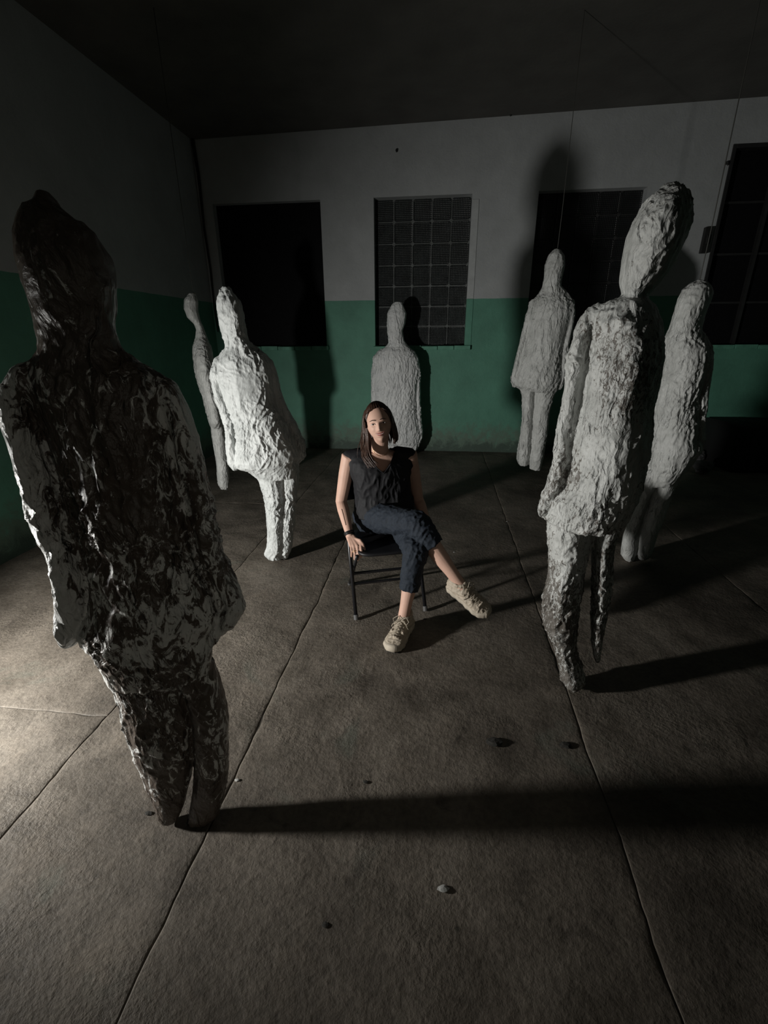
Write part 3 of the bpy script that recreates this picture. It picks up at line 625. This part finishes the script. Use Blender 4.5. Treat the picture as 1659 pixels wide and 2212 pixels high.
hf = np.where(hf > 0, np.sign(hf)*.092*np.abs(hf/.092)**.85, hf)
hf = hf+np.where(f > .05, face_f(hs, hu, f)*np.clip(f*3, 0, 1), 0)
HV = HO+hs[..., None]*Sd+hu[..., None]*Ud+hf[..., None]*Fd
head_rings = [HV[i] for i in range(nvv)]
def face_at(s_, u_, lift=0.):
    k = np.argmin((hs-s_)**2+(hu-u_)**2+np.where(f > 0, 0, 9)); return HP(s_, u_, hf.ravel()[k]+lift)
body = MB(); body.loft(head_rings)
NB = V(-.348, 2.725, .945)
body.tube([NB-V(0, -.02, .04), NB+V(0, -.012, .05), HO+Ud*-.065-Fd*.012], [.062, .050, .050], 20)
def tor(c, hw, hd, n=36, e=.85):
    c = np.asarray(c, float)
    return np.array([c+l2*hw*math.copysign(abs(math.cos(2*math.pi*q/n))**e, math.cos(2*math.pi*q/n))+(-f2)*hd*math.copysign(abs(math.sin(2*math.pi*q/n))**e, math.sin(2*math.pi*q/n)) for q in range(n)])
body.loft([tor((-.34, 2.765, .47), .150, .10), tor((-.342, 2.775, .56), .150, .10), tor((-.345, 2.775, .66), .125, .09), tor((-.35, 2.75, .78), .140, .105), tor((-.352, 2.735, .86), .150, .10), tor((-.352, 2.738, .92), .150, .07), tor((-.350, 2.735, .955), .085, .055)])
def mid(a, b, t): return np.asarray(a)*(1-t)+np.asarray(b)*t
def arm(S, E, Wr):
    body.tube([S+nrm(V(-.352, 2.735, .9)-S)*.05, S, mid(S, E, .35), mid(S, E, .7), E, mid(E, Wr, .25), mid(E, Wr, .6), Wr], [.05, .050, .045, .040, .036, .037, .031, .0235], 16)
arm(SR, ER, WR); arm(SL, EL, WL)
def hand(Wr, kn, md, tp, thumb):
    kc = np.mean(kn, 0); pn_ = nrm(np.cross(kn[0]-kn[3], kc-Wr))
    for k in range(4): body.tube([Wr+(kn[k]-kc)*.5, mid(Wr, kn[k], .55)+(kn[k]-kc)*.15, kn[k]], [.0135, .0135, .0115], 10)
    for k in range(4):
        r = (.0088, .0092, .0088, .0078)[k]; body.tube([kn[k], md[k], mid(md[k], tp[k], .55), tp[k]], [r*1.1, r, r*.93, r*.78], 10)
    body.tube(thumb, [.0125, .0110, .0095, .0080], 10)
    return pn_
knR = [at(779, 1177, 2.455), at(772, 1180, 2.445), at(764.5, 1181, 2.445), at(758, 1179, 2.455)]
mdR = [at(781, 1191, 2.415), at(774, 1196, 2.405), at(766.5, 1195.5, 2.405), at(759.5, 1191, 2.415)]
tpR = [at(779.5, 1204, 2.42), at(773, 1210, 2.42), at(766, 1208, 2.42), at(759, 1202, 2.425)]
hand(WR, knR, mdR, tpR, [mid(WR, knR[0], .25), at(778, 1168, 2.475), at(784, 1176, 2.455), at(787.5, 1187, 2.44)])
knL = [WL+V(.0, -.055, -.055)+l2*t for t in (-.024, -.008, .008, .024)]
mdL = [k+V(.012, -.02, -.03) for k in knL]; tpL = [k+V(.012, .0, -.028) for k in mdL]
hand(WL, knL, mdL, tpL, [mid(WL, knL[0], .25), mid(WL, knL[0], .5)-l2*.022, knL[0]-l2*.025+V(0, 0, -.01), knL[0]-l2*.022+V(0, -.02, -.03)])
def shin(K, A, bkdir):
    body.tube([K, mid(K, A, .28)+bkdir*.012, mid(K, A, .55)+bkdir*.008, mid(K, A, .82), A, A+nrm(A-K)*.04], [.050, .052, .046, .036, .033, .034], 18)
shin(KR, AR, V(-.3, .5, -.6)); shin(KL, AL, V(.2, .9, -.2))
bv, bn, bf = remesh(body, .0036, 3, .5)
bo = link('body', mesh_np('body', bv, bf, wo), M['skin'], person, smooth=True)
# face details
for q in (-1, 1):
    c = face_at(q*.0305, .000, .0015); ax = (Sd*.0125, Ud*.0050, Fd*.0045)
    e_ = link('eye', MB().ell(c, ax, 18, 10).mesh('eye', wo), M['eyew'], bo, smooth=True)
    link('iris', MB().ell(c+Fd*.0028-Sd*q*.000, (Sd*.0052, Ud*.0047, Fd*.0025), 14, 8).mesh('iris', wo), M['iris'], e_, smooth=True)
    link('eyelid', MB().tube([face_at(q*(.0305+t*.0135), .0045-.006*t*t, .0035) for t in (-1, -.5, 0, .5, 1)], [.0012, .0019, .0022, .0019, .0012], 6).mesh('eyelid', wo), M['brow'], bo, smooth=True)
    link('eyebrow', MB().tube([face_at(q*(.031+t*.018), .0205+.003*(1-t*t)-(.002 if t*1 > 0 else 0), .0015) for t in (-1, -.5, 0, .5, 1)], [.0022, .0026, .0026, .0021, .0010], 6).mesh('eyebrow', wo), M['brow'], bo, smooth=True)
ts = np.linspace(-1, 1, 9)
def mouth(u0, curve, lift): return [face_at(t*.0245, u0+curve*t*t, lift) for t in ts]
link('teeth', MB().tube(mouth(-.0600, .0075, .0028), [.0010+.0030*(1-t*t) for t in ts], 8, flat=.7, side=Ud).mesh('teeth', wo), M['tooth'], bo, smooth=True)
link('lip', MB().tube(mouth(-.0555, .0050, .0022), [.0012+.0020*(1-t*t) for t in ts], 8).mesh('lip', wo), M['lip'], bo, smooth=True)
link('lip', MB().tube(mouth(-.0655, .0125, .0026), [.0012+.0032*(1-t*t) for t in ts], 8).mesh('lip', wo), M['lip'], bo, smooth=True)

# hair: a cap over the skull and falling locks
hm = MB()
OFF = HV+(HV-HO)*.0; dirs = HV-(HO-Fd*.01); dl = np.linalg.norm(dirs, axis=-1, keepdims=True)
HAIR = HO-Fd*.01+dirs*(1+.013/dl+.0025*np.sin(TH*26+PH*5)[..., None]/dl)
capf = []
for i in range(nvv-1):
    for j in range(nu):
        k = (j+1) % nu; cs_, cu_, cf_ = hs[i, j], hu[i, j], f[i, j]
        line = .079-.028*abs(cs_/.06)**1.6                 # hairline
        in_face = cf_ > .12 and cu_ < line and abs(cs_) < .067
        if cu_ < -.015 and cf_ > -.5: in_face = True
        if not in_face: capf.append((i*nu+j, i*nu+k, (i+1)*nu+k, (i+1)*nu+j))
hv_ = HAIR.reshape(-1, 3); inner = HO-Fd*.01+dirs*(1-.003/dl); iv = inner.reshape(-1, 3)
hm.add(hv_, capf); hm.add(HAIR[-1], [tuple(range(nu))])
rr = random.Random(4)
def lock(pts, r, wav=.006):
    n = 12; P = np.array(pts, float); tt = np.linspace(0, len(P)-1, n); out = []
    a, b = rr.uniform(0, 6), rr.uniform(3, 6)
    for i, t in enumerate(tt):
        k = min(int(t), len(P)-2); q = t-k
        p0, p1, p2, p3 = P[max(k-1, 0)], P[k], P[k+1], P[min(k+2, len(P)-1)]
        c = .5*((2*p1)+(-p0+p2)*q+(2*p0-5*p1+4*p2-p3)*q*q+(-p0+3*p1-3*p2+p3)*q**3)
        out.append(c+Sd*wav*math.sin(a+i*b/4)*i/n+Fd*wav*.6*math.cos(a+i*b/4)*i/n)
    rad = [r*(.75+.5*math.sin(math.pi*min(1, (i+1)/n*1.1)))*(1-.8*(i/(n-1))**4) for i in range(n)]
    hm.tube(out, rad, 8, flat=.6, side=Sd)
for k in range(51):                                   # her right side (left in the picture), in front of the shoulder
    t = (k % 17)/16; e = rr.uniform(-1, 1); h = (0, -.009, -.018)[k//17]+rr.uniform(-.003, .003)
    lock([HP(.010-.012*t, .113+h*.3, .045-.06*t+h), HP(-.034-.022*t, .094-.006*t, .060-.07*t+h), HP(-.062-.020*t, .050, .046-.065*t+h), HP(-.073-.020*t, -.005, .026-.05*t+h), HP(-.072-.038*t+e*.003, -.07, .012-.03*t+h),
          HP(-.078-.046*t+e*.004, -.13, .030-.02*t+h), HP(-.076-.044*t+e*.005, -.185, .060-.01*t+h), HP(-.050-.045*t+e*.008, -.232+.010*e, .082-.01*t+h)], rr.uniform(.006, .0088))
for k in range(36):                                   # her left side, ends on the shoulder
    t = (k % 12)/11; e = rr.uniform(-1, 1); h = (0, -.009, -.018)[k//12]+rr.uniform(-.003, .003)
    lock([HP(.012+.010*t, .113+h*.3, .045-.06*t+h), HP(.040+.018*t, .092-.008*t, .056-.065*t+h), HP(.064+.012*t, .045, .042-.06*t+h), HP(.074+.010*t, -.005, .024-.05*t+h), HP(.076+.014*t+e*.003, -.06, .006-.04*t+h), HP(.072+.018*t+e*.005, -.105+.006*e, -.004-.03*t+h), HP(.066+.02*t+e*.006, -.128+.01*e, -.01-.03*t+h)], rr.uniform(.006, .0088))
for k in range(10):                                   # back of the head
    t = k/9-.5
    lock([HP(t*.03, .116, -.02), HP(t*.12, .07, -.085), HP(t*.14, 0, -.10), HP(t*.14, -.07, -.085), HP(t*.14, -.13, -.07)], .014)
lock([HP(-.105, -.04, 0), HP(-.125, -.085, .02), HP(-.148, -.125, .03), HP(-.156, -.175, .035)], .0022, .002)
hair_o = link('hair', hm.mesh('hair', wo), M['hair'], person, smooth=True)

# blouse
bl = MB()
bl.loft([tor((-.325, 2.745, .545), .195, .145), tor((-.33, 2.75, .60), .192, .140), tor((-.335, 2.755, .68), .180, .132), tor((-.345, 2.742, .78), .182, .136), tor((-.352, 2.732, .85), .185, .128), tor((-.352, 2.735, .90), .190, .105), tor((-.352, 2.738, .935), .172, .080), tor((-.350, 2.738, .962), .110, .062)])
for S_ in (SR, SL):
    o_ = nrm(S_-V(-.352, 2.735, .915))
    bl.tube([S_-o_*.08+V(0, 0, .01), S_-o_*.008+V(0, 0, .008)], [.056, .047], 16)
    bl.tube([S_-o_*.02+V(0, 0, -.02), S_-o_*.035+V(0, 0, -.10)], [.052, .045], 14)
v, nn, fcs = remesh(bl, .0055, 5)
P = v*V(1, 1, 1)
d = .007*(ridge((P+.03*np.c_[pn(P*7), pn(P*7+4), pn(P*7+9)])*V(15, 15, 4))-.35)+.005*(ridge(P*V(34, 34, 14)+3)-.3)
d *= np.clip((.97-v[:, 2])/.14, .15, 1)
v2 = v+nn*d[:, None]
fc = np.array([v[list(q)].mean(0) for q in fcs]); fs_ = (fc-V(-.35, 2.735, 0))@l2; ff = (fc-V(-.35, 2.735, 0))@f2
# neck opening: a V in front, a round hole above
vt = at(828, 1021, 2.62); su = (vt-V(-.35, 2.735, 0))@l2; zt = vt[2]
zz = fc[:, 2]; wv = np.clip((zz-zt)/(.955-zt), 0, 2)
inV = (ff > -.02) & (zz > zt) & (fs_ > su-.100*wv**.85) & (fs_ < su+.085*wv**.75)
hole = (np.abs(fs_-.0) < .072) & (zz > .935)
bottom = (zz < .552) & (np.abs(fc[:, 2]-.545) < .02)
link('blouse', sub_mesh('blouse', v2, fcs, ~(inV | hole | bottom), wo), M['blouse'], person, smooth=True).modifiers.new('solid', 'SOLIDIFY').thickness = .003

bb = BVHTree.FromPolygons([tuple(x) for x in v2], fcs)
def on_blouse(fs1, z1):
    h_ = bb.ray_cast(Vector(V(-.35, 2.735, z1)+l2*fs1+f2*.5), Vector(-f2)); return np.array(h_[0])+np.array(h_[1])*.0005 if h_[0] is not None else None
for sg_, kk, ee in ((-1, .100, .85), (1, .085, .75)):
    bp = [on_blouse(su+sg_*kk*w_**ee, zt+w_*(.955-zt)) for w_ in np.linspace(0, .97, 22)]
    bp = [q_ for q_ in bp if q_ is not None]
    if len(bp) > 4: link('neckline_band', MB().tube(bp, .0052, 8, flat=.6).mesh('neckline_band', wo), M['blouse'], person, smooth=True)

# trousers
tr = MB()
tr.loft([tor((-.34, 2.775, .440), .165, .115), tor((-.34, 2.775, .50), .180, .125), tor((-.342, 2.778, .57), .168, .118), tor((-.343, 2.778, .63), .150, .108)])
cufR, cufL = mid(KR, AR, .36), mid(KL, AL, .66)
tr.tube([HR, mid(HR, KR, .3), mid(HR, KR, .7), KR+V(-.012, .012, .004)], [.100, .097, .082, .073], 20)
tr.tube([KR+V(-.012, .012, .004), mid(KR, AR, .12), cufR], [.073, .070, .064], 20, False)
tr.tube([HL, mid(HL, KL, .35), mid(HL, KL, .75), KL], [.090, .085, .075, .070], 20)
tr.tube([KL, mid(KL, AL, .3), cufL], [.070, .062, .056], 20, False)
v, nn, fcs = remesh(tr, .005, 4)
P = v
d = .006*(ridge((P+.03*np.c_[pn(P*8), pn(P*8+4), pn(P*8+9)])*V(13, 13, 13)+1)-.35)+.0035*(ridge(P*V(30, 30, 30)+7)-.3)
for c_, sg in ((KR, .13), (KL, .10)): d += .007*np.exp(-np.sum((v-c_)**2, 1)/sg**2)*(ridge((v-c_)@np.array(Matrix.Rotation(.5, 3, 'Y'))*V(30, 30, 9)+4)-.35)
v2 = v+nn*d[:, None]; v2[:, 2] = np.where((v2[:, 2] < SZ+.004) & (v[:, 1] > 2.42), SZ+.004, v2[:, 2])
fc = np.array([v[list(q)].mean(0) for q in fcs]); fnm = np.array([nn[list(q)].mean(0) for q in fcs])
cutR = (np.linalg.norm(fc-cufR, axis=1) < .062) & (fnm@nrm(AR-KR) > .75)
cutL = (np.linalg.norm(fc-cufL, axis=1) < .054) & (fnm@nrm(AL-KL) > .75)
link('trousers', sub_mesh('trousers', v2, fcs, ~(cutR | cutL), wo), M['navy'], person, smooth=True).modifiers.new('solid', 'SOLIDIFY').thickness = .003

# shoes
def shoe(heel, dvec, nvec, side):
    d = nrm(dvec); n = nrm(nvec-d*np.dot(nvec, d)); w = np.cross(n, d)
    def SP(x, y, z): return heel+d*x+w*y+n*z
    Lh = .285
    hwid = lambda t: np.interp(t, [0, .06, .2, .42, .62, .8, .92, 1], [.022, .039, .045, .044, .052, .056, .047, .024])
    toph = lambda t: np.interp(t, [0, .06, .2, .34, .5, .68, .84, .95, 1], [.085, .112, .118, .112, .094, .074, .060, .048, .036])
    up = MB(); rg = []
    for t in np.concatenate([[0], np.linspace(.03, .97, 26), [1]]):
        hw = hwid(t)*.96; tp = toph(t); ring = []
        for q in range(24):
            th_ = 2*math.pi*q/24; c_, s_ = math.cos(th_), math.sin(th_)
            zc = (tp+.026)/2; zr = (tp-.026)/2
            ring.append(SP(t*Lh, hw*math.copysign(abs(c_)**.75, c_)*(1-.30*max(0, s_)), zc+zr*math.copysign(abs(s_)**.8, s_)))
        rg.append(np.array(ring))
    up.loft(rg)
    up.tube([SP(.012+.05*(1-math.cos(a))*.9, .032*math.sin(a), .112+.004*math.cos(2*a)) for a in np.linspace(0, 2*math.pi, 17)], .0095, 8)
    # raised overlays on the flanks and the toe cap
    for q in (-1, 1):
        up.tube([SP(.02, q*.036, .05), SP(.08, q*.040, .062), SP(.13, q*.038, .082)], [.010, .009, .006], 8)
        up.tube([SP(.10, q*.038, .045), SP(.16, q*.043, .055), SP(.185, q*.032, .075)], [.009, .009, .006], 8)
    up.tube([SP(Lh*.80, a*.045, .040+.030*(1-a*a)) for a in np.linspace(-1, 1, 7)], .006, 8)
    v, nn, fcs = remesh(up, .0035, 3)
    v = v+nn*(.0035*(ridge(v*40)-.35)+.0015*(ridge(v*90)-.3))[:, None]
    so = link('shoe', mesh_np('shoe', v, fcs, wo), M['shoe'], person, smooth=True)
    sole = MB(); rg = []
    for sc, z in ((.90, .006), (1.04, .010), (1.12, .022), (1.10, .034), (1.0, .042), (.6, .043)):
        ring = []
        for q in range(72):
            a = q/72; t = .5-.5*math.cos(2*math.pi*a); sg = 1 if a < .5 else -1
            wave = 1+.05*math.sin(q*1.6)*(1 if .008 < z < .04 else 0)
            ring.append(SP(.5*Lh+(t-.5)*Lh*(1.03 if z < .03 else 1.0)*(1 if sc > .7 else .9), sg*hwid(t)*sc*wave*.98, z+.006*(t > .85)*(t-.85)/.15))
        rg.append(np.array(ring))
    s1 = link('sole', sole.loft(rg).mesh('sole', wo), M['sole'], so, smooth=True)
    tr_ = MB()
    rg = [np.array([SP(.5*Lh+(-.5*math.cos(2*math.pi*q/48))*Lh*k, (1 if q < 24 else -1)*hwid(.5-.5*math.cos(2*math.pi*q/48))*k, z) for q in range(48)]) for k, z in ((.95, 0.0005), (.99, .004), (.99, .011))]
    link('tread', tr_.loft(rg).mesh('tread', wo), M['tread'], so)
    lc = MB()
    for k in range(5):
        t = .46+.065*k; h = toph(t)+.003; hw = .019+.002*k
        for q in (-1, 1): lc.tube([SP(t*Lh, -q*hw, h-.008), SP(t*Lh+.006, 0, h+.004), SP((t+.055)*Lh, q*hw, toph(t+.055)-.006)], .0026, 6)
    for q in (-1, 1):
        lc.tube([SP(.44*Lh, 0, toph(.44)+.008), SP(.40*Lh, q*.025, .128), SP(.46*Lh, q*.048, .112), SP(.50*Lh, q*.036, .098), SP(.45*Lh, q*.006, toph(.45)+.009)], .0028, 6)
        lc.tube([SP(.44*Lh, 0, toph(.44)+.008), SP(.47*Lh, q*.02, .115), SP(.52*Lh, q*.045, .085), SP(.50*Lh, q*.052, .068)], .0024, 6)
    link('laces', lc.mesh('laces', wo), M['lace'], so, smooth=True)
    tg = MB().loft([np.array([SP(t*Lh, a*.018, toph(t)-.012+.010*(1-a*a)+b) for a, b in ((-1, 0), (-.5, 0), (0, 0), (.5, 0), (1, 0), (1, -.01), (-1, -.01))]) for t in (.33, .42, .52, .62, .70)])
    link('tongue', tg.mesh('tongue', wo), M['tread'], so)
toe = gnd(836, 1388); hl_ = V(-.135, 2.265, 0); dd = nrm(V(-.30, -1, 0))
shoe(AL*V(1, 1, 0)-dd*.068+V(0, 0, .003), dd, V(0, 0, 1), 1)
d2 = nrm(V(.78, -.52, -.34)); n2_ = nrm(V(.25, -.55, .80))
n2_ = nrm(n2_-d2*np.dot(n2_, d2))
shoe(AR-d2*.060-n2_*.102, d2, n2_, -1)

# jewellery, cords, tattoo
fa = nrm(WR-ER); s1 = nrm(np.cross(fa, V(0, 1, 0))); s2 = np.cross(fa, s1); bc = mid(ER, WR, .93)
for k, (o_, r_) in enumerate(((-.010, .0285), (.000, .0290), (.010, .0280))):
    link('bracelet', MB().tube([bc+fa*(o_+.004*math.sin(a+k))+(s1*math.cos(a)+s2*math.sin(a))*r_ for a in np.linspace(0, 2*math.pi, 21)], .0042, 8).mesh('bracelet', wo), M['leather'], person, smooth=True)
rc = mid(knR[2], mdR[2], .75); rd = nrm(mdR[2]-knR[2]); s1 = nrm(np.cross(rd, V(1, 0, 0))); s2 = np.cross(rd, s1)
link('ring', MB().tube([rc+(s1*math.cos(a)+s2*math.sin(a))*.0098 for a in np.linspace(0, 2*math.pi, 17)], .0018, 6).mesh('ring', wo), M['gold'], person, smooth=True)
bvh = BVHTree.FromPolygons([tuple(x) for x in bv], bf)
def on_body(px, py, lift=.001):
    d = ray(px, py); h = bvh.ray_cast(Vector(CAM), Vector(d).normalized())
    return np.array(h[0])+np.array(h[1])*lift if h[0] is not None else None
nk = [on_body(*p_, .002) for p_ in ((806, 970), (809, 978), (815, 983), (822, 985.5), (829, 984), (835, 979), (838, 971))]
nk = [p_ for p_ in nk if p_ is not None]
if len(nk) > 3: link('necklace', MB().tube(nk, .0011, 6).mesh('necklace', wo), M['gold'], person, smooth=True)
tt_ = [on_body(*p_, .0006) for p_ in ((738, 1100), (741, 1110), (744, 1122), (747, 1134))]
tt_ = [p_ for p_ in tt_ if p_ is not None]
if len(tt_) > 2: link('tattoo', MB().tube(tt_, .0022, 6).mesh('tattoo', wo), M['ink'], bo, smooth=True)

# ------------------------------------------------------------------ dark things by the right wall and crumbs on the floor
def lump(r, seed, sq=(1, 1, .6), sub=3, amp=.35):
    bm = bmesh.new(); bmesh.ops.create_icosphere(bm, subdivisions=sub, radius=1.0)
    v = np.array([x.co[:] for x in bm.verts]); f = [tuple(x.index for x in q.verts) for q in bm.faces]; bm.free()
    n = pn(v*1.6+seed*5.1)*amp+ridge(v*3+seed)*amp*.5
    v = v*(1+n)[:, None]*np.array(sq)*r; v[:, 2] -= v[:, 2].min(); return v, f
tb = thing('covered_bench', (4.35, 6.35, 0), 'low bench under black cloth below the tall window', 'bench'); tbo = (4.35, 6.35, 0)
X = np.linspace(3.62, 5.3, 60); rg = []
for x in X:
    k = .012*math.sin(x*21)+.008*math.sin(x*47)
    rg.append(np.array([(x, 6.0+k*2.2, .03), (x, 6.03+k*1.5, .3), (x, 6.06+k, .53), (x, 6.1, .565+k*.4), (x, 6.45, .57+k*.5), (x, 6.78, .565), (x, 6.8, .03)]))
link('cloth', MB().loft(rg).mesh('cloth', tbo), M['cloth'], tb, smooth=True)
for a in (3.72, 5.2):
    for b in (6.1, 6.7): link('leg', MB().box((a-.02, b-.02, 0), (a+.02, b+.02, .5)).mesh('leg', tbo), M['chair'], tb)
sh_c = V(4.72, 6.3, .592); cs = thing('moulded_chair_shell', sh_c, 'small brown rounded chair shell resting on the black-covered bench', 'chair shell')
rg = []
for t in np.linspace(0, 1, 14):
    a = math.pi*.5*t; R_ = .36*math.cos(a)+.004
    rg.append(np.array([sh_c+V(R_*math.cos(q), R_*.5*math.sin(q), .012+.30*math.sin(a)) for q in np.linspace(0, 2*math.pi, 28, endpoint=False)]))
link('shell', MB().loft(rg).mesh('shell', sh_c), M['brownsh'], cs, smooth=True)
link('rim', MB().tube([sh_c+V(.365*math.cos(q), .185*math.sin(q), .010) for q in np.linspace(0, 2*math.pi, 33)], .009, 8).mesh('rim', sh_c), M['chair'], cs, smooth=True)
for k, (px, py, r_, lab) in enumerate(((1500, 975, .10, 'upper grey crumpled paper lump on the floor behind the far right figure'), (1515, 1000, .10, 'lower grey crumpled paper lump on the floor behind the far right figure'), (1532, 990, .055, 'small grey crumpled paper lump nearest the covered bench'))):
    v, f_ = lump(r_, k+3, (1.1, .8, .7)); g = gnd(px, py+22)
    tag(link('crumpled_paper', mesh_np('crumpled_paper', v, f_), M['rubble'], loc=tuple(g)), lab, 'paper', 'crumpled paper by the bench')
for k, (px, py, r_, m_, lab) in enumerate(((957, 1922, .013, 'stonel', 'pale plaster chip on the dark floor nearest the camera'), (1067, 1606, .026, 'stoned', 'dark stone on the floor in front of the seated woman'), (1222, 1612, .020, 'stoned', 'dark stone beside the floor joint before the tall right figure'),
        (321, 1758, .010, 'stoned', 'tiny dark crumb left of the nearest figure foot'), (1095, 1127, .007, 'stonel', 'tiny white crumb on the floor right of the woman'), (981, 1193, .006, 'stonel', 'tiny white crumb beside the crossed leg'),
        (512, 1686, .007, 'stonel', 'tiny pale crumb right of the nearest figure legs'), (703, 1999, .008, 'stoned', 'tiny dark crumb on the floor at the bottom'), (918, 1338, .008, 'stoned', 'tiny dark crumb beside the chair front leg'), (790, 1690, .008, 'stoned', 'tiny dark crumb above the long shadow'))):
    v, f_ = lump(r_, k+11, (1.2, .8, .28), 2); g = gnd(px, py)
    tag(link('stone' if r_ > .012 else 'crumb', mesh_np('stone', v, f_), M[m_], loc=(g[0], g[1], 0)), lab, 'stone' if r_ > .012 else 'crumb', 'crumbs on the floor')
